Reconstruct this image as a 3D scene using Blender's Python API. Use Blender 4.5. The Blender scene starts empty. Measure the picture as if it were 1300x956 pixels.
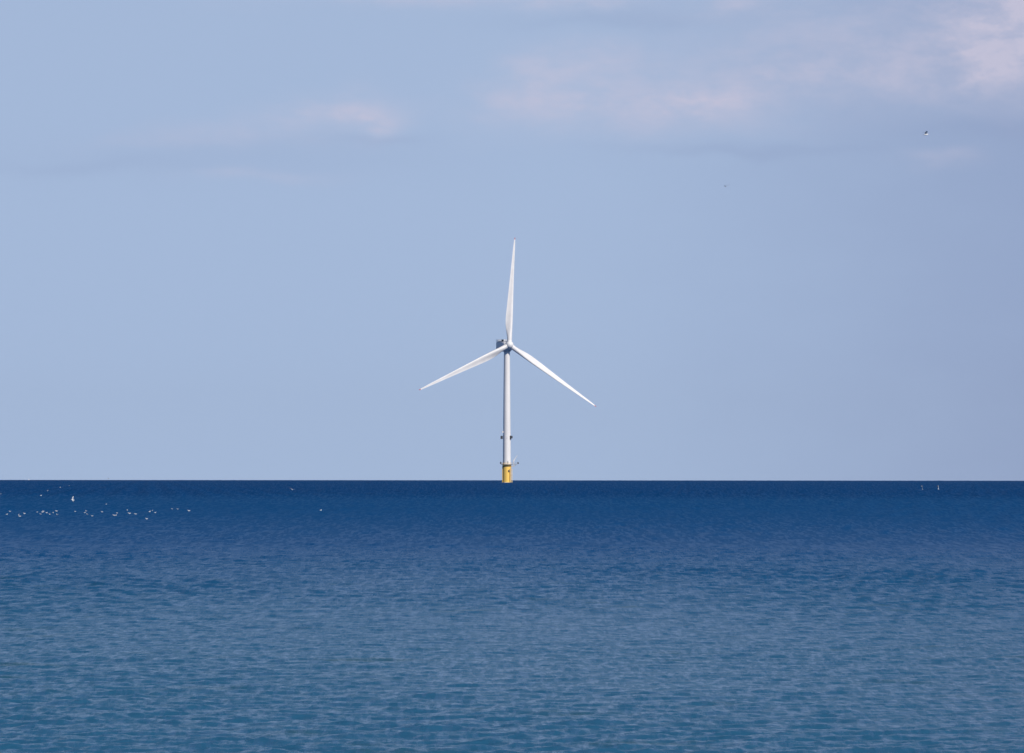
import bpy, bmesh, math, random
import numpy as np
from mathutils import Vector, Matrix

scene = bpy.context.scene
C = scene.collection
R_ = math.radians

# ------------------------------------------------------------------ camera
CAM_H = 7.5                      # eye height above the sea, metres
EARTH = 7.4e6                    # earth radius incl. refraction
F = 8333.0                       # focal length in photo pixels (1300 wide)
DIP = math.sqrt(2 * CAM_H / EARTH)
HOR = 610.0                      # horizon row in the photo
PITCH = math.atan((HOR - 478.0) / F) - DIP
ROLL = R_(0.045)

cam_d = bpy.data.cameras.new("camera")
cam = bpy.data.objects.new("camera", cam_d)
C.objects.link(cam)
cam_d.sensor_width = 36.0
cam_d.lens = 36.0 * F / 1300.0
cam_d.clip_start = 1.0
cam_d.clip_end = 100000.0
cam.matrix_world = (Matrix.Translation((0, 0, CAM_H)) @ Matrix.Rotation(R_(90) + PITCH, 4, 'X')
                    @ Matrix.Rotation(ROLL, 4, 'Z'))
scene.camera = cam
CAM_R = cam.matrix_world.to_3x3()

# ------------------------------------------------------------------ light
SUN_EL = R_(38)
SUN_AZ = R_(142)                 # clockwise from +Y (view direction): behind the right shoulder
sun_dir = Vector((math.sin(SUN_AZ) * math.cos(SUN_EL), math.cos(SUN_AZ) * math.cos(SUN_EL), math.sin(SUN_EL)))
sd = bpy.data.lights.new("sun", 'SUN')
sd.energy = 4.3
sd.angle = R_(0.5)
sd.color = (1.0, 0.935, 0.86)
sun = bpy.data.objects.new("sun", sd)
C.objects.link(sun)
sun.rotation_euler = sun_dir.to_track_quat('Z', 'Y').to_euler()

scene.view_settings.view_transform = 'Standard'
scene.view_settings.look = 'None'
scene.view_settings.exposure = 0.0
scene.view_settings.gamma = 1.0


# ------------------------------------------------------------------ node helper
class NT:
    def __init__(self, tree):
        self.t = tree

    def n(self, kind, **kw):
        nd = self.t.nodes.new(kind)
        for k, v in kw.items():
            if k.startswith('i_'):
                key = k[2:].replace('_', ' ')
                nd.inputs[key].default_value = v
            else:
                setattr(nd, k, v)
        return nd

    def link(self, a, b):
        self.t.links.new(a, b)

    def put(self, sock, v):
        if isinstance(v, (int, float, tuple)):
            sock.default_value = v
        else:
            self.link(v, sock)

    def m(self, op, a, b=None, c=None, clamp=False):
        nd = self.n('ShaderNodeMath', operation=op, use_clamp=clamp)
        for i, v in enumerate((a, b, c)):
            if v is not None:
                self.put(nd.inputs[i], v)
        return nd.outputs[0]

    def mix(self, fac, a, b, blend='MIX'):
        nd = self.n('ShaderNodeMix', data_type='RGBA', blend_type=blend)
        self.put(nd.inputs[0], fac)
        self.put(nd.inputs[6], a)
        self.put(nd.inputs[7], b)
        return nd.outputs[2]

    def smooth(self, v, lo, hi):
        nd = self.n('ShaderNodeMapRange', interpolation_type='SMOOTHSTEP')
        self.put(nd.inputs[0], v)
        nd.inputs[1].default_value = lo
        nd.inputs[2].default_value = hi
        return nd.outputs[0]

    def combine(self, x, y, z):
        nd = self.n('ShaderNodeCombineXYZ')
        for s, v in zip(nd.inputs, (x, y, z)):
            self.put(s, v)
        return nd.outputs[0]

    def noise(self, vec, scale, detail=4, rough=0.55, dist=0.0):
        nd = self.n('ShaderNodeTexNoise')
        self.link(vec, nd.inputs['Vector'])
        nd.inputs['Scale'].default_value = scale
        nd.inputs['Detail'].default_value = detail
        nd.inputs['Roughness'].default_value = rough
        nd.inputs['Distortion'].default_value = dist
        return nd.outputs[0]


# ------------------------------------------------------------------ sky: Nishita air with drifting cloud
w = bpy.data.worlds.new("World")
scene.world = w
w.use_nodes = True
w.node_tree.nodes.clear()
k = NT(w.node_tree)
sky = k.n('ShaderNodeTexSky', sky_type='NISHITA')
sky.sun_disc = False
sky.sun_elevation = SUN_EL
sky.sun_rotation = SUN_AZ
sky.altitude = 0.0
sky.air_density = 0.6
sky.dust_density = 0.0
sky.ozone_density = 6.0
SKY = 0.10
HAZE = 6.0e-6
geo = k.n('ShaderNodeTexCoord')
sep = k.n('ShaderNodeSeparateXYZ')
k.link(geo.outputs['Generated'], sep.inputs[0])
DX, DY, DZ = sep.outputs
az = k.m('MULTIPLY', k.m('ARCTAN2', DX, DY), 57.29578)          # degrees, 0 = out to sea
el = k.m('MULTIPLY', k.m('ARCSINE', DZ), 57.29578)
P = k.combine(az, k.m('MULTIPLY', el, 2.2), 0.0)
warp = k.n('ShaderNodeTexNoise', noise_dimensions='3D')
k.link(P, warp.inputs['Vector'])
warp.inputs['Scale'].default_value = 1.1
warp.inputs['Detail'].default_value = 5
wsep = k.n('ShaderNodeSeparateColor')
k.link(warp.outputs['Color'], wsep.inputs[0])
azw = k.m('ADD', az, k.m('MULTIPLY', k.m('SUBTRACT', wsep.outputs[0], 0.5), 0.9))
elw = k.m('ADD', el, k.m('MULTIPLY', k.m('SUBTRACT', wsep.outputs[1], 0.5), 0.38))
fine = k.noise(P, 2.2, 6, 0.6)
SKY_CLOUDS = True


def px_az(x):
    return (x - 650) / F * 57.2958


def px_el(y):
    return ((HOR - y) / F - DIP) * 57.2958


def blob(x, y, rx, ry, amp, soft=1.0, dy_flat=False):
    a = k.m('DIVIDE', k.m('SUBTRACT', azw, px_az(x)), rx / F * 57.2958)
    b = k.m('DIVIDE', k.m('SUBTRACT', elw, px_el(y)), ry / F * 57.2958)
    d = k.m('ADD', k.m('MULTIPLY', a, a), k.m('MULTIPLY', b, b))
    return k.m('MULTIPLY', k.m('POWER', 2.718, k.m('MULTIPLY', d, -soft)), amp)


def add_all(items):
    s = items[0]
    for v in items[1:]:
        s = k.m('ADD', s, v)
    return s


# lit heads of the far cumulus banks
lit = add_all([
    blob(1320, 30, 95, 80, 1.1), blob(1255, 80, 40, 40, .35), blob(895, 130, 75, 22, .85), blob(735, 133, 120, 34, .52),
    blob(745, 82, 95, 26, .42), blob(660, 105, 50, 30, .25), blob(470, 152, 34, 24, .62), blob(415, 145, 75, 18, .40),
    blob(330, 170, 90, 18, .25), blob(210, 182, 90, 12, .16), blob(340, 226, 80, 9, .20), blob(560, -4, 190, 14, .42),
    blob(750, 0, 60, 12, .4), blob(930, 5, 40, 12, .45), blob(1010, 100, 130, 28, .36), blob(1100, 50, 200, 65, .36),
    blob(1180, 95, 90, 40, .22), blob(1185, 207, 42, 9, .30), blob(880, 160, 150, 16, .18)])
# the rest of the sky: same fair weather cloud, thickened out of view to add ambient light, laid in plan
plane = k.combine(k.m('DIVIDE', DX, k.m('ADD', k.m('ABSOLUTE', DZ), 0.10)), k.m('DIVIDE', DY, k.m('ADD', k.m('ABSOLUTE', DZ), 0.10)), 0.0)
field = k.smooth(k.noise(plane, 0.9, 6, 0.6), 0.46, 0.78)
field = k.m('MULTIPLY', field, k.smooth(el, 6.0, 25.0))
field = k.m('MULTIPLY', field, 0.9)
curd = k.noise(P, 7.0, 6, 0.62, 0.6)
litn = k.m('MULTIPLY', lit, k.m('ADD', .40, k.m('ADD', k.m('MULTIPLY', k.smooth(fine, .3, .7), .7), k.m('MULTIPLY', k.smooth(curd, .25, .75), .25))), clamp=True)
litn = k.m('MAXIMUM', litn, field)
# grey undersides and the thin bank to the right
shade = add_all([blob(930, 189, 150, 7, .22), blob(300, 200, 260, 30, .15), blob(1280, 170, 130, 16, .15), blob(480, 182, 70, 7, .2),
                 blob(780, 25, 120, 12, .2), blob(100, 215, 130, 10, .15)])
bank = k.smooth(k.m('ADD', az, k.m('MULTIPLY', wsep.outputs[2], 1.0)), 0.5, 6.5)
bank = k.m('MULTIPLY', bank, k.m('SUBTRACT', 1.0, k.smooth(az, 20.0, 40.0)))
bank = k.m('MULTIPLY', bank, k.m('SUBTRACT', 1.0, k.smooth(el, 5.0, 9.0)))
shade = k.m('ADD', shade, k.m('MULTIPLY', bank, 0.85), clamp=True)
# clear air above, pale maritime haze all round the horizon
nrm = k.n('ShaderNodeVectorMath', operation='NORMALIZE')
k.link(k.combine(DX, DY, k.m('ADD', DZ, 0.12)), nrm.inputs[0])
k.link(nrm.outputs[0], sky.inputs[0])
haze = k.m('MULTIPLY', k.m('SUBTRACT', 1.0, k.smooth(el, 3.8, 9.5)), 0.82)
AIRMIX = k.mix(haze, sky.outputs[0], (4.25, 5.3, 7.2, 1))
CL_LIT = (5.8, 5.6, 7.0, 1)
CL_SH = (2.5, 3.2, 5.2, 1)
col = k.mix(k.m('MULTIPLY', shade, 0.8), AIRMIX, CL_SH)
col = k.mix(k.m('MULTIPLY', litn, 0.85), col, CL_LIT)
bg = k.n('ShaderNodeBackground')
k.link(col, bg.inputs[0])
bg.inputs[1].default_value = SKY
wo = k.n('ShaderNodeOutputWorld')
k.link(bg.outputs[0], wo.inputs[0])


# ------------------------------------------------------------------ materials
def material(name):
    m = bpy.data.materials.new(name)
    m.use_nodes = True
    m.node_tree.nodes.clear()
    t = NT(m.node_tree)
    p = t.n('ShaderNodeBsdfPrincipled')
    o = t.n('ShaderNodeOutputMaterial')
    t.link(p.outputs[0], o.inputs[0])
    return m, t, p


def paint(name, rgb, rough=0.4, var=0.08, scale=0.6, streak=False, rust=None, metal=0.0):
    m, t, p = material(name)
    tc = t.n('ShaderNodeTexCoord')
    vec = tc.outputs['Object']
    if streak:
        mp = t.n('ShaderNodeMapping')
        mp.inputs['Scale'].default_value = (1, 1, 0.12)
        t.link(vec, mp.inputs[0])
        vec = mp.outputs[0]
    nz = t.noise(vec, scale, 6, 0.6)
    dark = tuple(c * (1 - var) for c in rgb) + (1,)
    lite = tuple(min(1, c * (1 + var * .5)) for c in rgb) + (1,)
    c = t.mix(t.smooth(nz, .3, .7), dark, lite)
    if rust:
        c = t.mix(t.m('MULTIPLY', t.smooth(t.noise(vec, scale * 2.3, 8, .7), .6, .75), .6), c, rust + (1,))
    t.link(c, p.inputs['Base Color'])
    p.inputs['Roughness'].default_value = rough
    p.inputs['Metallic'].default_value = metal
    return m


M = {}
M['white'] = paint('tower_white_paint', (.80, .785, .765), .45, .09, .25, streak=True)
M['blade'] = paint('blade_white_gelcoat', (.74, .73, .715), .45, .07, .15)
M['tip'] = paint('signal_red_paint', (.45, .05, .05), .45, .1, .5)
M['nacelle'] = paint('nacelle_white_gelcoat', (.78, .775, .76), .45, .04, .3)
M['yellow'] = paint('marine_yellow_paint', (.94, .60, .12), .5, .12, .35, streak=True, rust=(.75, .43, .09))
M['pale'] = paint('pale_yellow_fender', (.82, .66, .36), .5, .1, .6)
M['dark'] = paint('dark_grey_equipment', (.045, .05, .06), .5, .1, 1.5)
M['steel'] = paint('galvanised_steel', (.42, .43, .44), .5, .12, 1.2, metal=.2)
M['deck'] = paint('weathered_deck_grating', (.16, .12, .08), .7, .2, 1.0)
M['feather'] = paint('white_feathers', (.82, .82, .80), .8, .05, 8)
M['mantle'] = paint('pale_grey_feathers', (.55, .57, .60), .8, .08, 8)
M['slate'] = paint('slate_black_feathers', (.035, .037, .042), .8, .1, 8)
M['foam'] = paint('white_sea_foam', (.62, .66, .68), .8, .2, 2)
M['bill'] = paint('yellow_bill', (.75, .45, .06), .5, .05, 8)
M['buoy_white'] = paint('white_buoy_paint', (.80, .80, .78), .5, .06, 2)
M['buoy_pale'] = paint('faded_grey_buoy_paint', (.17, .20, .24), .6, .08, 2)
M['flag_dark'] = paint('dark_flag_cloth', (.05, .05, .06), .8, .1, 3)


# ------------------------------------------------------------------ scene bookkeeping
def tag(o, label=None, cat=None, group=None, kind=None):
    if label:
        o['label'] = label
    if cat:
        o['category'] = cat
    if group:
        o['group'] = group
    if kind:
        o['kind'] = kind
    return o


def obj(name, bm, mats, parent=None, smooth=True):
    me = bpy.data.meshes.new(name)
    bmesh.ops.recalc_face_normals(bm, faces=bm.faces[:])
    bm.to_mesh(me)
    bm.free()
    for m_ in (mats if isinstance(mats, (list, tuple)) else [mats]):
        me.materials.append(m_)
    if smooth:
        me.polygons.foreach_set('use_smooth', [True] * len(me.polygons))
        me.set_sharp_from_angle(angle=R_(38))
    o = bpy.data.objects.new(name, me)
    C.objects.link(o)
    if parent:
        o.parent = parent
    return o


def empty(name, loc):
    o = bpy.data.objects.new(name, None)
    C.objects.link(o)
    o.location = loc
    o.empty_display_size = 1
    return o


def ring_loft(bm, rings, cap=True, mat=None):
    """rings: list of lists of Vectors, same length, closed loops"""
    vs = [[bm.verts.new(p) for p in r] for r in rings]
    n = len(vs[0])
    fs = []
    for a, b in zip(vs[:-1], vs[1:]):
        for i in range(n):
            j = (i + 1) % n
            fs.append(bm.faces.new((a[i], a[j], b[j], b[i])))
    if cap:
        fs.append(bm.faces.new(vs[0][::-1]))
        fs.append(bm.faces.new(vs[-1]))
    if mat is not None:
        for f in fs:
            f.material_index = mat
    return fs


def frame_of(d):
    d = d.normalized()
    a = Vector((0, 0, 1)) if abs(d.z) < .9 else Vector((1, 0, 0))
    x = d.cross(a).normalized()
    return x, d.cross(x).normalized()


def tube(bm, a, b, r, r2=None, n=10, mat=None):
    a, b = Vector(a), Vector(b)
    r2 = r if r2 is None else r2
    x, y = frame_of(b - a)
    rr = []
    for p, q in ((a, r), (b, r2)):
        rr.append([p + x * (q * math.cos(2 * math.pi * i / n)) + y * (q * math.sin(2 * math.pi * i / n)) for i in range(n)])
    return ring_loft(bm, rr, mat=mat)


def lathe(bm, prof, n=48, M4=None):
    """prof: list of (radius, z)"""
    rr = []
    for r, z in prof:
        ring = [Vector((r * math.cos(2 * math.pi * i / n), r * math.sin(2 * math.pi * i / n), z)) for i in range(n)]
        rr.append([M4 @ p for p in ring] if M4 else ring)
    return ring_loft(bm, rr)


def box(bm, c, s, M3=None, bev=0.0):
    r = bmesh.ops.create_cube(bm, size=1.0)
    vs = r['verts']
    for v in vs:
        p = Vector((v.co.x * s[0], v.co.y * s[1], v.co.z * s[2]))
        v.co = (M3 @ p if M3 else p) + Vector(c)
    if bev:
        es = list({e for v in vs for e in v.link_edges})
        bmesh.ops.bevel(bm, geom=es, offset=bev, segments=3, affect='EDGES', profile=.5)


# ------------------------------------------------------------------ photo pixel -> place
def ray(px, py):
    return (CAM_R @ Vector(((px - 650) / F, -(py - 478) / F, -1))).normalized()


def at_sea(px, py):
    d = ray(px, py)
    # solve CAM_H + d.z t = -(t^2)/(2R)
    a, b, c = 1 / (2 * EARTH), d.z, CAM_H
    disc = b * b - 4 * a * c
    if disc < 0:
        return Vector((0, 0, CAM_H)) + d * (CAM_H / -d.z if d.z < 0 else 9000)
    t = (-b - math.sqrt(disc)) / (2 * a)
    return Vector((0, 0, CAM_H)) + d * t


def at_range(px, py, dist):
    d = ray(px, py)
    return Vector((0, 0, CAM_H)) + d * (dist / d.y)


# ------------------------------------------------------------------ the sea
def build_sea():
    rng = np.random.default_rng(11)
    half = R_(4.95)
    ncol = 700
    dense = np.linspace(-half, half, ncol)
    side = [half]
    st = half * 2 / ncol
    while side[-1] < math.pi * .97:
        st *= 1.35
        side.append(side[-1] + min(st, .22))
    side = np.array([s for s in side[1:] if s < math.pi * .985])
    ang = np.concatenate([-side[::-1], dense, side])
    rr = [0.6]
    while rr[-1] < 60:
        rr.append(rr[-1] * 1.25)
    while rr[-1] < 150:
        rr.append(rr[-1] * 1.02)
    while rr[-1] < 6000:
        r = rr[-1]
        rr.append(r + min(7.0, .0016 * r * (1 + (r / 1200) ** 1.2)))
    step = 7.0
    while rr[-1] < 12500:
        step = min(22, step * 1.01)
        rr.append(rr[-1] + step)
    while rr[-1] < 40000:
        rr.append(rr[-1] * 1.08)
    rr = np.array(rr)
    A, Rr = np.meshgrid(ang, rr)
    X = (Rr * np.sin(A)).astype(np.float32)
    Y = (Rr * np.cos(A)).astype(np.float32)
    dr = np.gradient(rr)[:, None]
    dl = np.abs(np.gradient(ang))[None, :] * Rr
    Z = np.zeros_like(X)
    OX = np.zeros_like(X)
    OY = np.zeros_like(X)
    # gusts: patches where the chop stands a little higher
    g = np.zeros_like(X)
    for i in range(14):
        lam = math.exp(rng.uniform(math.log(40), math.log(900)))
        th = rng.uniform(0, 2 * math.pi)
        ph = rng.uniform(0, 2 * math.pi)
        g += np.sin((X * math.cos(th) + Y * .45 * math.sin(th)) * (2 * math.pi / lam) + ph).astype(np.float32)
    gust = np.clip(1 + .13 * g, .55, 1.6)
    off = 1 / (1 + np.exp(-(Rr - 1950) / 90))          # open water beyond the lee of the shore
    ramp = np.clip((Rr - 320) / 900, 0, 1) ** .8
    far = 1 / (1 + np.exp(-(Rr - 6000) / 800))
    gust = gust * (0.85 + WAVE_OFFSHORE * off)
    N = 96
    lams = np.exp(np.linspace(math.log(0.32), math.log(50), N)) * rng.uniform(.93, 1.07, N)
    for lam in lams:
        lam = float(lam)
        kk = 2 * math.pi / lam
        sl = WAVE_SLOPE / math.sqrt(N) * math.sqrt(2)
        if lam > 2:
            sl *= (2 / lam) ** 1.3
        spread = R_(110) if lam < 2 else (R_(75) if lam < 9 else R_(50))
        th = rng.normal(R_(-74), spread)                # blowing in towards the shore, a little from the right
        ph = rng.uniform(0, 2 * math.pi)
        cx, cy = math.cos(th), math.sin(th)
        a = sl / kk
        # detail the mesh cannot carry is left to the material
        keep = np.clip((lam / (dr * 2.0 * max(abs(cy), .2)) - .8), 0, 1) * np.clip((lam / (dl * 2.4 * max(abs(cx), .2)) - .8), 0, 1)
        amp = (a * keep).astype(np.float32)
        if 1.8 < lam < 13:
            amp = amp * (1 + 4.0 * ramp).astype(np.float32)
        if lam < 8:
            amp = amp * gust.astype(np.float32)
        else:
            amp = amp * (1 + 6 * off + (16 * far if lam > 25 else 0)).astype(np.float32)   # open sea carries the longer waves
        arg = X * np.float32(kk * cx) + Y * np.float32(kk * cy) + np.float32(ph)
        s = np.sin(arg)
        Z += amp * s
        cc = np.cos(arg) * amp * np.float32(.8)
        OX += cc * np.float32(cx)
        OY += cc * np.float32(cy)
    X = X + OX
    Y = Y + OY
    Z = Z - (Rr * Rr / (2 * EARTH)).astype(np.float32)
    nr, nc = X.shape
    co = np.stack([X, Y, Z], -1).reshape(-1, 3).astype(np.float32)
    i = np.arange(nr - 1)[:, None] * nc
    j = np.arange(nc)[None, :]
    j2 = (j + 1) % nc
    quads = np.stack([i + j, i + j2, i + nc + j2, i + nc + j], -1).reshape(-1, 4)[:, ::-1].astype(np.int32)
    nq = len(quads)
    me = bpy.data.meshes.new('sea')
    me.vertices.add(len(co))
    me.vertices.foreach_set('co', co.ravel())
    me.loops.add(nq * 4)
    me.loops.foreach_set('vertex_index', quads.ravel())
    me.polygons.add(nq)
    me.polygons.foreach_set('loop_start', np.arange(0, nq * 4, 4, dtype=np.int32))
    me.polygons.foreach_set('use_smooth', np.ones(nq, dtype=bool))
    me.update(calc_edges=True)
    o = bpy.data.objects.new('sea', me)
    C.objects.link(o)
    o['kind'] = 'structure'
    print('sea quads', nq)
    return o


WAVE_SLOPE = 0.20
WAVE_OFFSHORE = 0.35

m, t, p = material('sea_water')
tc = t.n('ShaderNodeTexCoord')
sp = t.n('ShaderNodeSeparateXYZ')
t.link(tc.outputs['Object'], sp.inputs[0])
flat = t.combine(sp.outputs[0], sp.outputs[1], 0.0)
rng_ = t.n('ShaderNodeVectorMath', operation='LENGTH')
t.link(flat, rng_.inputs[0])
dist = rng_.outputs['Value']
drift = t.m('MULTIPLY', t.m('SUBTRACT', t.noise(flat, .004, 4, .6), .5), 500.0)
shore = t.m('ADD', dist, drift)
deepc = (.0006, .043, .145, 1)
midc = (.001, .055, .168, 1)
shoalc = (.018, .098, .185, 1)
c = t.mix(t.smooth(shore, 1700, 2250), midc, deepc)
c = t.mix(t.m('SUBTRACT', 1.0, t.smooth(t.m('ADD', dist, t.m('MULTIPLY', drift, .3)), 200, 700)), c, shoalc)
# sandy and weedy cloudiness under the shallow water
weed = t.smooth(t.noise(flat, .12, 5, .6), .58, .72)
weed = t.m('MULTIPLY', weed, t.m('SUBTRACT', 1.0, t.smooth(dist, 300, 700)))
c = t.mix(t.m('MULTIPLY', weed, .45), c, (.03, .075, .07, 1))
t.link(c, p.inputs['Base Color'])
p.inputs['IOR'].default_value = 1.333
# streaks painted into reflection strength, standing in for bright and dark wavelet faces


def streak(sx, sy, seed, detail=4, rough=.68):
    g_ = t.n('ShaderNodeMapping')
    g_.inputs['Scale'].default_value = (sx, sy, 1)
    g_.inputs['Location'].default_value = (seed, seed * 1.7, seed)
    t.link(flat, g_.inputs[0])
    return t.smooth(t.noise(g_.outputs[0], 1.0, detail, rough), .46, .64)


def blend(f, a_, b_):
    nd = t.n('ShaderNodeMix', data_type='FLOAT')
    t.link(f, nd.inputs[0])
    t.link(a_, nd.inputs[2])
    t.link(b_, nd.inputs[3])
    return nd.outputs[0]


glint = streak(3.3, .30, 3.1, 3, .66)
for lo, hi, sx, sy, sd_ in ((260, 400, 2.4, .105, 9.4), (500, 760, 1.7, .046, 5.7), (1000, 1500, 1.2, .022, 2.2)):
    glint = blend(t.smooth(dist, lo, hi), glint, streak(sx, sy, sd_, 3, .66))
gm2 = t.n('ShaderNodeMapping')
gm2.inputs['Scale'].default_value = (0.035, 0.0035, 1)
t.link(flat, gm2.inputs[0])
big = t.smooth(t.noise(gm2.outputs[0], 1.0, 4, .6), .3, .7)
lev = t.m('ADD', .004, t.m('MULTIPLY', t.m('POWER', glint, 1.6), t.m('ADD', .080, t.m('MULTIPLY', big, .11))))
lev = t.m('MULTIPLY', lev, t.m('SUBTRACT', 1.0, t.m('MULTIPLY', t.smooth(t.m('ADD', dist, t.m('MULTIPLY', drift, .5)), 1750, 2200), .5)))
t.link(lev, p.inputs['Specular IOR Level'])
p.inputs['Specular Tint'].default_value = (.66, .90, 1.0, 1)
t.link(t.m('ADD', .17, t.m('MULTIPLY', t.smooth(dist, 150, 1500), .34)), p.inputs['Roughness'])
b1 = t.n('ShaderNodeBump')
b1.inputs['Strength'].default_value = 1.0
b1.inputs['Distance'].default_value = 0.10
mp = t.n('ShaderNodeMapping')
mp.inputs['Scale'].default_value = (1.0, 0.8, 1)
t.link(flat, mp.inputs[0])
t.link(t.noise(mp.outputs[0], 1.3, 5, .62), b1.inputs['Height'])
t.link(b1.outputs[0], p.inputs['Normal'])
sea = build_sea()
sea.data.materials.append(m)
bpy.context.view_layer.update()


def float_spot(px, py):
    """the highest water near the photo position: things ride on a crest"""
    q = at_sea(px, py)
    best = None
    for i in range(13):
        f = 1 + (i - 6) * .0035
        hit, p_, n_, _ = sea.ray_cast(Vector((q.x * f, q.y * f, 50)), Vector((0, 0, -1)))
        if hit and (best is None or p_.z + (p_.y ** 2) / (2 * EARTH) > best.z + (best.y ** 2) / (2 * EARTH)):
            best = p_.copy()
    return best if best is not None else q

# ------------------------------------------------------------------ the wind turbine
TD = 0.603 * F                                   # range at which a photo pixel is 0.603 m
base = at_range(643.4, 612.9, TD)
base.z = -(base.x ** 2 + base.y ** 2) / (2 * EARTH)
turb = empty('wind_turbine', base)
tag(turb, 'white three bladed wind turbine on a yellow foundation standing out at sea', 'wind turbine')

# foundation
bm = bmesh.new()
lathe(bm, [(3.3, -6), (3.3, 13.2), (3.42, 13.35), (3.42, 14.0), (3.3, 14.1)], 56)
fnd = obj('foundation', bm, M['yellow'], turb)
bm = bmesh.new()
lathe(bm, [(3.36, 12.6), (3.5, 12.65), (3.5, 13.0), (3.36, 13.05)], 56)
obj('collar', bm, M['deck'], fnd)
# boat landing: two fender tubes with a ladder, on the right hand front
bl = R_(-38)
dv = Vector((math.cos(bl), math.sin(bl), 0))
tv = Vector((-dv.y, dv.x, 0))
for s in (-1, 1):
    bm = bmesh.new()
    q = dv * 4.35 + tv * (s * .85)
    tube(bm, q + Vector((0, 0, -4)), q + Vector((0, 0, 11.2)), .26, n=14)
    for z in (1.2, 6.0, 10.8):
        tube(bm, q + Vector((0, 0, z)), dv * 3.1 + tv * (s * .85) + Vector((0, 0, z)), .14, n=8)
    obj('fender_tube', bm, M['pale'], turb)
bm = bmesh.new()
for s in (-1, 1):
    q = dv * 3.9 + tv * (s * .32)
    tube(bm, q + Vector((0, 0, -3)), q + Vector((0, 0, 14.2)), .06, n=6)
for i in range(34):
    z = -2.8 + i * .5
    tube(bm, dv * 3.9 + tv * .32 + Vector((0, 0, z)), dv * 3.9 - tv * .32 + Vector((0, 0, z)), .035, n=5)
obj('ladder', bm, M['yellow'], turb)
bm = bmesh.new()
a_ = R_(-62)
box(bm, Vector((math.cos(a_) * 3.5, math.sin(a_) * 3.5, 9.4)), (.7, 1.15, 1.5), Matrix.Rotation(a_, 3, 'Z'), .08)
obj('junction_box', bm, M['deck'], turb)
bm = bmesh.new()
a_ = R_(-160)
tube(bm, Vector((math.cos(a_) * 3.55, math.sin(a_) * 3.55, -4)), Vector((math.cos(a_) * 3.55, math.sin(a_) * 3.55, 13)), .2, n=10)
obj('cable_tube', bm, M['yellow'], turb)

# water breaking against the foot of the foundation
rf = random.Random(8)
bm = bmesh.new()
for i in range(150):
    a_ = rf.uniform(0, 2 * math.pi)
    q_ = 3.35 + abs(rf.gauss(0, .28))
    s_ = rf.uniform(.18, .55)
    r_ = bmesh.ops.create_icosphere(bm, subdivisions=1, radius=s_)
    for v in r_['verts']:
        v.co = Vector((v.co.x * 1.5, v.co.y, v.co.z * rf.uniform(.5, .9))) + Vector((q_ * math.cos(a_), q_ * math.sin(a_), rf.uniform(-.1, .45) - (q_ - 3.35) * .25))
foam = obj('foam', bm, M['foam'])
foam.location = base
foam['kind'] = 'stuff'

# platform: round walkway with a lay-down deck to the right
bm = bmesh.new()
lathe(bm, [(2.9, 14.12), (4.55, 14.12), (4.55, 14.42), (2.9, 14.42)], 40)
deck = obj('platform_deck', bm, M['deck'], turb)
bm = bmesh.new()
box(bm, (6.25, -.4, 14.26), (3.9, 4.4, .29), bev=.04)
obj('laydown_deck', bm, M['steel'], turb)
for s in (-1, 1):
    bm = bmesh.new()
    tube(bm, (3.25, -.4 + s * 1.6, 12.2), (7.2, -.4 + s * 1.6, 14.1), .12, n=8)
    obj('deck_brace', bm, M['yellow'], turb)
bm = bmesh.new()
path = []
for i in range(30):
    a_ = R_(38 + i * (284 / 29))
    path.append(Vector((4.45 * math.cos(a_), 4.45 * math.sin(a_), 14.42)))
for p_ in path:
    tube(bm, p_, p_ + Vector((0, 0, 1.25)), .05, n=6)
for h in (.6, 1.22):
    for a_, b_ in zip(path[:-1], path[1:]):
        tube(bm, a_ + Vector((0, 0, h)), b_ + Vector((0, 0, h)), .045, n=6)
obj('railing', bm, M['yellow'], deck)
bm = bmesh.new()
pth = [Vector((4.4, 1.75, 14.41)), Vector((6.3, 1.75, 14.41)), Vector((8.1, 1.75, 14.41)), Vector((8.1, -.4, 14.41)),
       Vector((8.1, -2.55, 14.41)), Vector((6.3, -2.55, 14.41)), Vector((4.4, -2.55, 14.41))]
for p_ in pth:
    tube(bm, p_, p_ + Vector((0, 0, 1.5)), .06, n=6)
for h in (.5, 1.0, 1.5):
    for a_, b_ in zip(pth[:-1], pth[1:]):
        tube(bm, a_ + Vector((0, 0, h)), b_ + Vector((0, 0, h)), .05, n=6)
obj('deck_railing', bm, M['steel'], turb)
bm = bmesh.new()
box(bm, (8.6, -1.2, 15.35), (1.1, 1.5, 1.25), bev=.08)
box(bm, (8.6, -1.2, 16.05), (.5, .5, .3), bev=.05)
obj('signal_lantern', bm, M['dark'], turb)
bm = bmesh.new()
box(bm, (-4.7, -1.0, 15.45), (1.0, 1.4, 1.4), bev=.08)
tube(bm, (-4.7, -1.0, 16.1), (-4.7, -1.0, 16.8), .08, n=6)
obj('equipment_box', bm, M['dark'], turb)
# davit crane
bm = bmesh.new()
tube(bm, (5.3, -1.6, 14.4), (5.3, -1.6, 17.2), .34, .28, 14)
box(bm, (5.35, -1.6, 17.3), (.9, .8, .8), bev=.1)
crane = obj('davit_crane', bm, M['white'], turb)
bm = bmesh.new()
tube(bm, (5.25, -1.6, 17.2), (8.0, -1.6, 21.3), .34, .16, 12)
tube(bm, (5.2, -1.6, 16.2), (6.6, -1.6, 18.9), .1, n=8)
obj('jib', bm, M['white'], crane)

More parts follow.
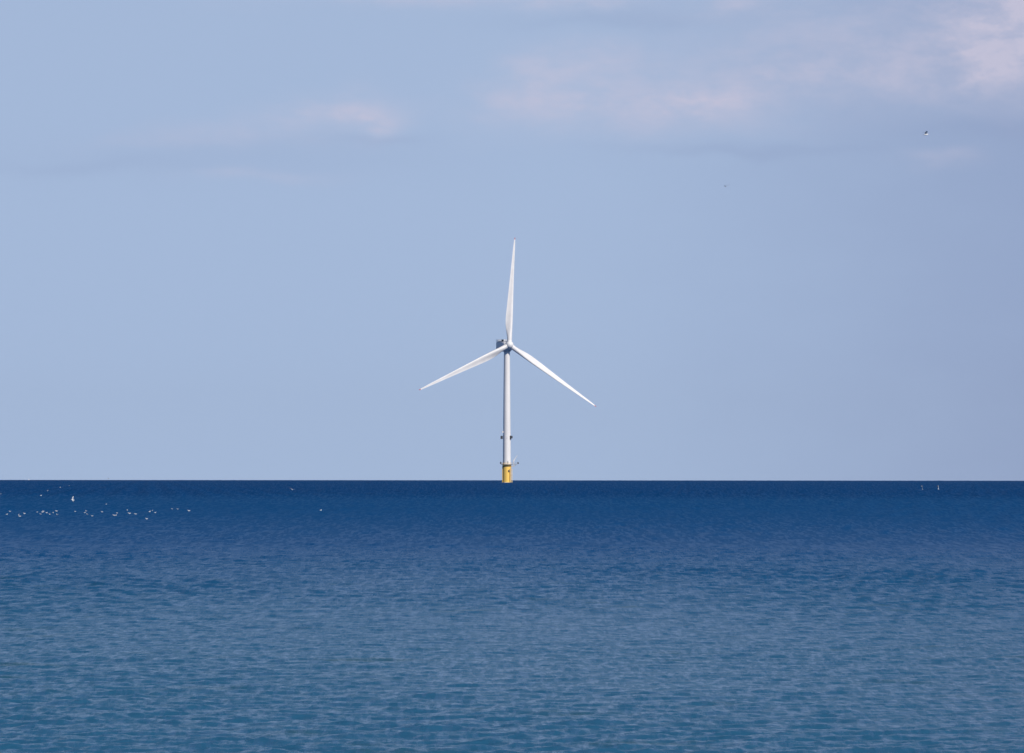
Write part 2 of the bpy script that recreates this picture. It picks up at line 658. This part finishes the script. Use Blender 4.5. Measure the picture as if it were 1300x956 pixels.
# tower
TOP = 100.2
bm = bmesh.new()
prof = [(3.0, 14.1), (3.22, 14.1), (3.22, 14.5)]
for i in range(33):
    f = i / 32
    z = 14.5 + f * (TOP - 14.5)
    prof.append((3.05 - .78 * f ** 1.15, z))
    if i in (9, 20):
        r = prof[-1][0]
        prof += [(r + .035, z + .02), (r + .035, z + .3), (r - .004, z + .32)]
prof += [(2.4, TOP + .02), (2.4, TOP + .5), (2.1, TOP + .5)]
lathe(bm, prof, 64)
tower = obj('tower', bm, M['white'], turb)
bm = bmesh.new()
a_ = R_(-75)
box(bm, Vector((math.cos(a_) * 3.06, math.sin(a_) * 3.06, 16.0)), (.14, 1.1, 2.3), Matrix.Rotation(a_, 3, 'Z'), .05)
obj('door', bm, M['steel'], tower)
# instrument boxes carried on brackets round the tower
for a_, rad, z, sx, sz in ((R_(188), 4.0, 35.0, 1.35, 2.2), (R_(-28), 3.25, 34.9, 1.0, 2.9), (R_(18), 4.05, 35.3, .9, 1.9)):
    bm = bmesh.new()
    rot = Matrix.Rotation(a_, 3, 'Z')
    box(bm, rot @ Vector((rad, 0, 0)) + Vector((0, 0, z)), (sx, 1.2, sz), rot, .1)
    ib = obj('instrument_box', bm, M['dark'], turb)
    for dz in (-.5, .5):
        bm = bmesh.new()
        tube(bm, rot @ Vector((2.8, 0, 0)) + Vector((0, 0, z + dz)), rot @ Vector((rad, 0, 0)) + Vector((0, 0, z + dz)), .07, n=6)
        obj('bracket', bm, M['steel'], ib)
bm = bmesh.new()
a_ = R_(196)
rot = Matrix.Rotation(a_, 3, 'Z')
box(bm, rot @ Vector((3.2, 0, 0)) + Vector((0, 0, 39.2)), (.9, .9, 1.0), rot, .1)
obj('camera_box', bm, M['white'], turb)
bm = bmesh.new()
tube(bm, (.2, -2.9, 34.6), (.2, -3.2, 34.6), .16, n=10)
obj('tower_lamp', bm, M['steel'], turb)

# nacelle and rotor: x = image right, f points out of the rotor towards the viewer's right
YAW, TILT = R_(20.0), R_(6.3)
fh = Vector((math.sin(YAW), -math.cos(YAW), 0))
rv = Vector((math.cos(YAW), math.sin(YAW), 0))
up = Vector((0, 0, 1))
fv = (fh * math.cos(TILT) + up * math.sin(TILT)).normalized()
uv = (up * math.cos(TILT) - fh * math.sin(TILT)).normalized()
HUB = fh * 5.4 + Vector((0, 0, 105.7))


def superring(w_, h_, n=40, e=.22):
    o = []
    for i in range(n):
        a_ = 2 * math.pi * i / n
        c_, s_ = math.cos(a_), math.sin(a_)
        o.append((w_ / 2 * math.copysign(abs(c_) ** e, c_), h_ / 2 * math.copysign(abs(s_) ** e, s_)))
    return o


bm = bmesh.new()
rings = []
for d, w_, h_, zc in ((3.6, 4.4, 4.4, 105.3), (3.5, 5.4, 5.4, 105.2), (2.9, 6.6, 6.6, 105.0), (1.6, 7.4, 7.4, 104.75), (-2.0, 7.8, 7.8, 104.6), (-11.0, 7.8, 7.6, 104.7),
                      (-14.0, 7.5, 7.0, 105.0), (-14.8, 6.9, 6.3, 105.1), (-15.0, 6.0, 5.5, 105.1)):
    e = .75 if d > 3 else (.5 if d > 1.5 else .3)
    rings.append([fh * d + rv * x_ + Vector((0, 0, zc + y_)) for x_, y_ in superring(w_, h_, 40, e)])
ring_loft(bm, rings)
nac = obj('nacelle', bm, M['nacelle'], turb)
bm = bmesh.new()
lathe(bm, [(2.42, TOP + .4), (2.75, TOP + .45), (2.75, TOP + 1.4), (2.42, TOP + 1.45)], 40)
obj('yaw_ring', bm, M['steel'], nac)
# helicopter hoist deck on the roof
bm = bmesh.new()
box(bm, fh * -10.2 + Vector((0, 0, 108.72)), (7.6, 8.6, .22), Matrix.Rotation(YAW, 3, 'Z'), .04)
obj('hoist_deck', bm, M['steel'], nac)
bm = bmesh.new()
cs = []
for x_, d in ((-3.7, -6.1), (-3.7, -8.2), (-3.7, -10.2), (-3.7, -12.3), (-3.7, -14.3), (-1.2, -14.3), (1.2, -14.3), (3.7, -14.3), (3.7, -12.3), (3.7, -10.2), (3.7, -8.2), (3.7, -6.1), (1.2, -6.1), (-1.2, -6.1)):
    cs.append(fh * d + rv * x_ + Vector((0, 0, 108.8)))
for p_ in cs:
    tube(bm, p_, p_ + Vector((0, 0, 1.3)), .06, n=6)
for a_, b_ in zip(cs, cs[1:] + cs[:1]):
    for h in (.35, .7, 1.0, 1.3):
        tube(bm, a_ + Vector((0, 0, h)), b_ + Vector((0, 0, h)), .05, n=5)
obj('hoist_railing', bm, M['white'], nac)
bm = bmesh.new()
box(bm, fh * -3.6 + rv * -2.2 + Vector((0, 0, 109.2)), (1.4, 1.2, 1.6), Matrix.Rotation(YAW, 3, 'Z'), .1)
obj('roof_instrument', bm, M['dark'], nac)

# hub
mh = Matrix((rv.to_4d(), uv.to_4d(), fv.to_4d(), (0, 0, 0, 1))).transposed()
mh = Matrix.Translation(HUB) @ Matrix((
    (rv.x, uv.x, fv.x, 0), (rv.y, uv.y, fv.y, 0), (rv.z, uv.z, fv.z, 0), (0, 0, 0, 1)))
bm = bmesh.new()
lathe(bm, [(2.2, -3.0), (2.7, -2.6), (2.95, -1.8), (3.05, -.3), (2.95, 1.2), (2.5, 2.4), (1.7, 3.2), (.8, 3.6), (.15, 3.7)], 40, mh)
hub = obj('hub', bm, M['nacelle'], turb)
bm = bmesh.new()
lathe(bm, [(2.0, -4.0), (2.0, -2.9)], 32, mh)
obj('main_bearing', bm, M['dark'], hub)

RT = [  # radius from the hub centre, chord, thickness ratio, twist, roundness
    (1.7, 3.55, 1.0, 16, 1), (3.4, 3.6, 1.0, 16, 1), (6, 3.75, .92, 16, .85), (9, 4.25, .72, 15.5, .5), (12, 4.85, .55, 14.5, .22), (16, 5.35, .42, 13, .06),
    (19, 5.45, .36, 11.8, 0), (23, 5.3, .31, 10, 0), (29, 4.85, .27, 7.6, 0), (37, 4.15, .24, 5.2, 0), (45, 3.5, .21, 3.4, 0), (53, 2.9, .19, 2, 0),
    (61, 2.35, .18, .8, 0), (68, 1.9, .17, 0, 0), (74, 1.45, .16, -.5, 0), (78, 1.1, .16, -.8, 0), (80.2, .85, .16, -1, 0), (81.4, .5, .16, -1, 0), (82, .12, .2, -1, 0)]
PITCH_B = 4.0


def section(ch, tc_, rd, n=28):
    """closed airfoil loop, x from the leading edge, y = thickness (pressure side +)"""
    pts = []
    for i in range(n):
        a_ = 2 * math.pi * i / n
        xc = .5 * (1 + math.cos(a_))                # 1 = trailing edge
        yt = 5 * tc_ * (.2969 * math.sqrt(max(xc, 0)) - .126 * xc - .3516 * xc ** 2 + .2843 * xc ** 3 - .1036 * xc ** 4)
        s_ = math.sin(a_)
        camb = .035 * 4 * xc * (1 - xc) * (1 - rd)
        if s_ >= 0:                                  # pressure side, hollow towards the trailing edge
            y = yt * (1 - .75 * (1 - rd) * max(0, (xc - .35) / .65) ** .8 * (1 - .25 * xc)) - camb
        else:
            y = -yt - camb
        cx_, cy_ = (xc - .32) * ch, y * ch
        rx_, ry_ = .5 * ch * math.cos(a_), .5 * ch * s_ * tc_
        pts.append((cx_ * (1 - rd) + rx_ * rd, cy_ * (1 - rd) + ry_ * rd))
    return pts


def interp(r):
    for a_, b_ in zip(RT[:-1], RT[1:]):
        if a_[0] <= r <= b_[0]:
            f = (r - a_[0]) / (b_[0] - a_[0])
            return [x_ + (y_ - x_) * f for x_, y_ in zip(a_, b_)]
    return list(RT[-1])


def blade(theta, label, bend, pitch):
    th = R_(theta)
    s = uv * math.cos(th) + rv * math.sin(th)
    tt = rv * math.cos(th) - uv * math.sin(th)        # leading edge side, rotor turns clockwise

    def ring(r):
        _, ch, tc_, tw, rd = interp(r)
        be = R_(tw + pitch)
        cdir = tt * math.cos(be) + fv * math.sin(be)
        ndir = fv * math.cos(be) - tt * math.sin(be)
        f = max(0, (r - 3)) / 79
        o_ = HUB + s * (r * 1.015) + fv * (bend[0] * f ** 2.2) + tt * (bend[1] * f ** 2)
        return [o_ - cdir * x_ + ndir * y_ for x_, y_ in section(ch, tc_, rd)]
    TIP = 80.4
    rs = [q[0] for q in RT if q[0] < TIP]
    rs2 = []
    for a_, b_ in zip(rs[:-1], rs[1:]):
        rs2 += [a_, (a_ + b_) / 2]
    rs2 += [rs[-1], TIP]
    bm = bmesh.new()
    ring_loft(bm, [ring(r) for r in rs2])
    b = obj('blade', bm, M['blade'], turb)
    b['label'] = label
    bm = bmesh.new()
    ring_loft(bm, [ring(r) for r in (TIP, 80.9, 81.4, 81.8, 82.0)])
    obj('blade_tip', bm, M['tip'], b)
    bm = bmesh.new()
    x, y = tt, fv
    rr_ = []
    for d_, q in ((2.6, 1.86), (2.65, 1.95), (3.35, 1.95), (3.4, 1.86)):
        rr_.append([HUB + s * d_ + x * (q * math.cos(2 * math.pi * i / 32)) + y * (q * math.sin(2 * math.pi * i / 32)) for i in range(32)])
    ring_loft(bm, rr_)
    obj('root_collar', bm, M['nacelle'], b)


blade(4.9, 'white blade pointing straight up', (2.3, 0.0), PITCH_B)
blade(124.9, 'white blade pointing down to the right', (2.3, 0.0), PITCH_B)
blade(244.9, 'white blade pointing down to the left', (2.3, 0.0), PITCH_B)


# ------------------------------------------------------------------ gulls
def body_rings(bm, prof, mat=0, n=12):
    """prof: (x along the body, centre z, half width, half height)"""
    rr_ = []
    for x_, zc, hw, hh in prof:
        rr_.append([Vector((x_, hw * math.cos(2 * math.pi * i / n), zc + hh * math.sin(2 * math.pi * i / n))) for i in range(n)])
    return ring_loft(bm, rr_, mat=mat)


def gull_floating(name):
    """white gull sitting on water, faces +x"""
    bm = bmesh.new()
    fs = body_rings(bm, [(-.30, .10, .008, .006), (-.27, .097, .03, .016), (-.2, .085, .07, .05), (-.1, .075, .10, .085), (.02, .06, .112, .105),
                         (.11, .07, .095, .10), (.16, .11, .06, .075), (.185, .165, .045, .055), (.2, .21, .042, .044), (.225, .228, .043, .043), (.255, .222, .033, .032),
                         (.275, .213, .016, .014)])
    for f in fs:                                         # grey back and wings, dark wing ends
        ce = f.calc_center_median()
        if ce.x < .09 and ce.z > .098 and f.normal.z > -.2:
            f.material_index = 1
        if ce.x < -.25 and ce.z > .1:
            f.material_index = 2
    fs = body_rings(bm, [(.268, .213, .012, .011), (.30, .210, .009, .009), (.325, .203, .003, .004)], mat=3, n=8)
    for s in (-1, 1):                                     # folded wing
        rr_ = []
        for x_, y_, z_, hw, hh in ((.09, .095, .09, .01, .02), (.03, .112, .105, .016, .05), (-.08, .10, .115, .016, .05), (-.2, .06, .125, .012, .028), (-.34, .02, .115, .004, .006)):
            rr_.append([Vector((x_, s * (y_ + hw * math.cos(2 * math.pi * i / 8)), z_ + hh * math.sin(2 * math.pi * i / 8))) for i in range(8)])
        f2 = ring_loft(bm, rr_, mat=1)
        for f in f2:
            if f.calc_center_median().x < -.28:
                f.material_index = 2
    return obj(name, bm, [M['feather'], M['mantle'], M['slate'], M['bill']])


def gull_flying(name, inner=20, outer=-10, sweep=.12, span=.68, dark=False, mirror=1.0, inner2=None, outer2=None):
    """flying gull facing +x; wing angles in degrees above the horizontal"""
    bm = bmesh.new()
    back = 4 if dark else 1
    fs = body_rings(bm, [(-.27, .0, .012, .004), (-.25, .0, .05, .008), (-.19, .0, .04, .025), (-.11, -.005, .062, .055), (.0, -.012, .075, .075),
                         (.10, -.005, .068, .066), (.165, .012, .05, .05), (.205, .024, .046, .046), (.24, .026, .04, .038), (.265, .021, .018, .016)])
    for f in fs:
        ce = f.calc_center_median()
        if -.15 < ce.x < .11 and ce.z > .02:
            f.material_index = back
    body_rings(bm, [(.258, .02, .012, .011), (.29, .017, .009, .009), (.312, .01, .003, .004)], mat=3, n=8)
    for s in (-1, 1):
        a1 = R_(inner if s > 0 or inner2 is None else inner2)
        a2 = R_(outer if s > 0 or outer2 is None else outer2)
        pts = []
        y, z, x = .03, .03, .02
        st = [(0, .20, .022), (.06, .19, .02), (.18, .175, .016), (.29, .165, .013), (.40, .14, .010), (.50, .105, .008), (.60, .06, .005), (.68, .012, .003)]
        last = 0
        rr_ = []
        for q, ch, th in st:
            d_ = (q - last) * span / .68
            last = q
            a_ = a1 if q <= .29 else a2
            y += d_ * math.cos(a_)
            z += d_ * math.sin(a_)
            x += (d_ * .25 if q <= .29 else -d_ * sweep * 3.2)
            ny, nz = -math.sin(a_), math.cos(a_)
            loop = []
            for u_, v_ in ((.5, 0), (.32, .8), (.0, 1), (-.3, .5), (-.5, .05), (-.3, -.1), (.0, -.3), (.32, -.4)):
                loop.append(Vector((x + u_ * ch, s * (y + ny * v_ * th), z + nz * v_ * th)))
            rr_.append(loop)
        f2 = ring_loft(bm, rr_, mat=0)
        for f in f2:
            ce = f.calc_center_median()
            vs = [v.co for v in f.verts]
        # upper surfaces take the mantle colour, wing ends black
        nst = len(st)
        idx = 0
        for i_ in range(nst - 1):
            for j_ in range(8):
                f = f2[idx]
                idx += 1
                if j_ in (0, 1, 2, 3):
                    f.material_index = back
                elif dark:
                    f.material_index = 1
                if i_ >= nst - 3:
                    f.material_index = 2
    return obj(name, bm, [M['feather'], M['mantle'], M['slate'], M['bill'], M['slate']])


def copy_of(src, loc, rot, label, group=None, scale=1.0, first=[]):
    if id(src) not in first:
        first.append(id(src))
        o = src
    else:
        o = src.copy()
        C.objects.link(o)
    o.location = loc
    o.rotation_euler = rot
    o.scale = (scale,) * 3
    tag(o, label, 'gull', group)
    return o


GR = 'white gulls resting on the sea in a loose raft'
float_a = gull_floating('floating_gull')
rnd = random.Random(4)
FLOAT = [
    # px, py, size, label
    (8.5, 655.2, 1.15, 'white gull floating at the far left end of the raft'),
    (12.5, 651.0, 1.0, 'dim gull floating just beyond the leftmost bird of the raft'),
    (23.5, 653.6, 1.0, 'left one of two touching white gulls floating near the left picture edge'),
    (25.0, 655.2, 1.2, 'right and nearer one of two touching white gulls near the left edge'),
    (31.0, 652.4, 1.15, 'lone white gull floating just right of the touching left pair'),
    (47.0, 652.6, 1.0, 'pale gull leading the left side of the dense cluster of floating gulls'),
    (51.5, 653.6, 1.0, 'lower left white gull of the tight trio in the dense floating cluster'),
    (54.0, 652.6, 1.25, 'brightest white gull at the middle of the tight trio in the dense cluster'),
    (55.2, 649.8, 1.15, 'white gull floating farthest out, topmost of the tight trio in the cluster'),
    (59.2, 652.0, 1.0, 'small dim gull floating right of the tight trio'),
    (63.0, 652.6, .9, 'faintest gull floating between the tight trio and the bright right pair'),
    (67.2, 652.4, 1.05, 'greyish gull floating just left of the bright right pair of the cluster'),
    (71.6, 649.8, 1.2, 'farther white gull of the bright pair ending the dense cluster'),
    (72.6, 653.8, 1.25, 'nearer white gull of the bright pair ending the dense cluster'),
    (95.5, 651.2, .85, 'faint single gull floating in the gap right of the dense cluster'),
    (107.4, 651.4, 1.2, 'left white gull of the stepped trio floating right of the gap'),
    (109.3, 648.3, 1.05, 'farthest white gull of the stepped trio floating right of the gap'),
    (110.8, 654.0, 1.2, 'nearest white gull of the stepped trio floating right of the gap'),
    (117.0, 655.3, .9, 'dim gull floating low just right of the stepped trio'),
    (129.5, 650.6, 1.05, 'single pale gull floating alone midway along the raft'),
    (134.8, 641.6, 1.0, 'pale gull floating farther out than the raft, above its middle'),
    (144.8, 655.4, 1.25, 'left white gull of the close front pair lying low and wide'),
    (147.0, 655.5, 1.1, 'right white gull of the close front pair lying low and wide'),
    (148.6, 651.6, .9, 'dim gull floating just beyond the close front pair'),
    (161.4, 646.9, 1.25, 'white gull farthest out in the right group of three'),
    (164.3, 652.0, 1.35, 'large bright white gull in the middle of the right group of three'),
    (172.0, 654.2, 1.2, 'white gull nearest and rightmost in the right group of three'),
    (186.2, 660.2, 1.05, 'nearest white gull of all, floating in front of the raft'),
    (190.0, 651.6, 1.25, 'white gull heading a short line of dim birds toward the right'),
    (193.3, 650.5, .9, 'dim gull directly behind the white line leader'),
    (197.0, 650.6, .9, 'last dim gull of the short line behind the white leader'),
    (218.5, 645.8, 1.0, 'pale gull floating apart and far out near the right end of the raft'),
    (225.5, 648.5, .95, 'small pale gull floating between the far pale bird and the rightmost bird'),
    (239.7, 650.5, 1.3, 'bright white gull floating at the right end of the raft'),
    (407.3, 649.8, 1.25, 'solitary white gull floating far right of the whole raft'),
    (52.0, 630.6, 1.6, 'white gull floating in the dark band above the dense cluster'),
    (60.3, 624.6, 1.6, 'small white gull floating in the dark band left of the wing raised flyer'),
    (0.8, 628.7, 1.5, 'white gull cut by the left picture edge in the dark band'),
    (76.3, 619.8, 1.9, 'tiny pale gull floating far out close below the horizon'),
    (87.7, 616.6, 1.9, 'tiniest pale gull right below the horizon at left'),
]
for px, py, s_, lab in FLOAT:
    q = float_spot(px, py + .4)
    yaw = rnd.choice((0, math.pi)) + rnd.uniform(-1.0, 1.0)
    copy_of(float_a, (q.x, q.y, q.z + .03), (0, 0, yaw), lab, GR, s_ * .7)

GF = 'gulls in flight'
# dark backed gull high on the right, wings half lifted
g1 = gull_flying('flying_gull', inner=50, outer=5, sweep=.22, span=.74, dark=True, inner2=50, outer2=5)
copy_of(g1, at_range(1175.2, 170.9, 760), (R_(-4), R_(-4), R_(14)), 'dark backed gull with white head flying high at the upper right', GF, 1.15)
# white gull banking just over the water
g2 = gull_flying('flying_gull', inner=40, outer=22, span=.72)
copy_of(g2, at_range(92.4, 634.6, 1150), (R_(-58), R_(-12), R_(200)), 'white gull banking with upraised wing low above the water at left', GF, 1.1)
# small birds over the horizon
g3 = gull_flying('flying_gull', inner=28, outer=-6, span=.7, dark=True)
copy_of(g3, at_range(921.0, 236.7, 1500), (R_(5), 0, R_(150)), 'left and darker one of two tiny birds in the open sky right of the turbine', GF)
copy_of(g3, at_range(924.6, 235.4, 1700), (R_(-4), 0, R_(75)), 'right and fainter one of two tiny birds in the open sky', GF)
copy_of(g3, at_range(137.3, 607.6, 2300), (R_(8), 0, R_(30)), 'small dark bird flying just above the horizon beyond the raft', GF)
g4 = gull_flying('flying_gull', inner=24, outer=4, span=.7)
copy_of(g4, at_range(36.5, 609.3, 2300), (R_(25), 0, R_(20)), 'faint pale bird skimming the horizon near the left picture edge', GF)
copy_of(g4, at_range(371.0, 621.6, 1500), (R_(14), 0, R_(80)), 'pale gull with bowed wings skimming the dark water left of centre', GF, 1.25)


# ------------------------------------------------------------------ marker buoys
def dan_buoy(px, py, label, mat, flagmat, s=1.0):
    q = float_spot(px, py)
    r = empty('marker_buoy', (q.x, q.y, q.z))
    tag(r, label, 'marker buoy', 'marker buoys out near the horizon')
    bm = bmesh.new()
    lathe(bm, [(.02, -.35), (.2, -.3), (.3, -.1), (.34, .1), (.3, .3), (.18, .42), (.05, .46)], 20)
    obj('float', bm, mat, r)
    bm = bmesh.new()
    tube(bm, (0, 0, -.3), (0, 0, 2.2), .09, .06, 8)
    obj('pole', bm, mat, r)
    bm = bmesh.new()
    vs = []
    n = 7
    for side in (.012, -.012):
        row = []
        for i in range(n):
            x_ = -.06 - i * .11
            y_ = .06 * math.sin(i * 1.1)
            row.append((bm.verts.new((x_, y_ + side, 2.15 - i * .012)), bm.verts.new((x_, y_ + side, 1.55 + i * .02))))
        vs.append(row)
    for row in vs:
        for a_, b_ in zip(row[:-1], row[1:]):
            bm.faces.new((a_[0], b_[0], b_[1], a_[1]))
    for a_, b_ in zip(vs[0][:-1], vs[0][1:]):
        pass
    for e in (0, 1):
        for i in range(n - 1):
            bm.faces.new((vs[0][i][e], vs[0][i + 1][e], vs[1][i + 1][e], vs[1][i][e]))
    for i in (0, n - 1):
        bm.faces.new((vs[0][i][0], vs[0][i][1], vs[1][i][1], vs[1][i][0]))
    obj('flag', bm, flagmat, r)
    r.scale = (s, s, s)
    return r


dan_buoy(1191.3, 622.3, 'slim white marker buoy with a dark flag in the far water at right', M['buoy_white'], M['flag_dark'], .8)
dan_buoy(1171.0, 622.6, 'faint grey marker buoy left of the white flagged buoy', M['buoy_pale'], M['buoy_pale'], .8)


# ------------------------------------------------------------------ sea air: a thin, even haze
bm = bmesh.new()
box(bm, (0, 0, 90), (50000, 50000, 430))
hm = bpy.data.materials.new('sea_haze')
hm.use_nodes = True
hm.node_tree.nodes.clear()
ht = NT(hm.node_tree)
pv = ht.n('ShaderNodeVolumePrincipled')
pv.inputs['Color'].default_value = (.86, .92, 1.0, 1)
pv.inputs['Density'].default_value = HAZE
pv.inputs['Anisotropy'].default_value = .2
ho = ht.n('ShaderNodeOutputMaterial')
ht.link(pv.outputs[0], ho.inputs['Volume'])
hz = obj('haze', bm, hm, smooth=False)
hz['kind'] = 'stuff'
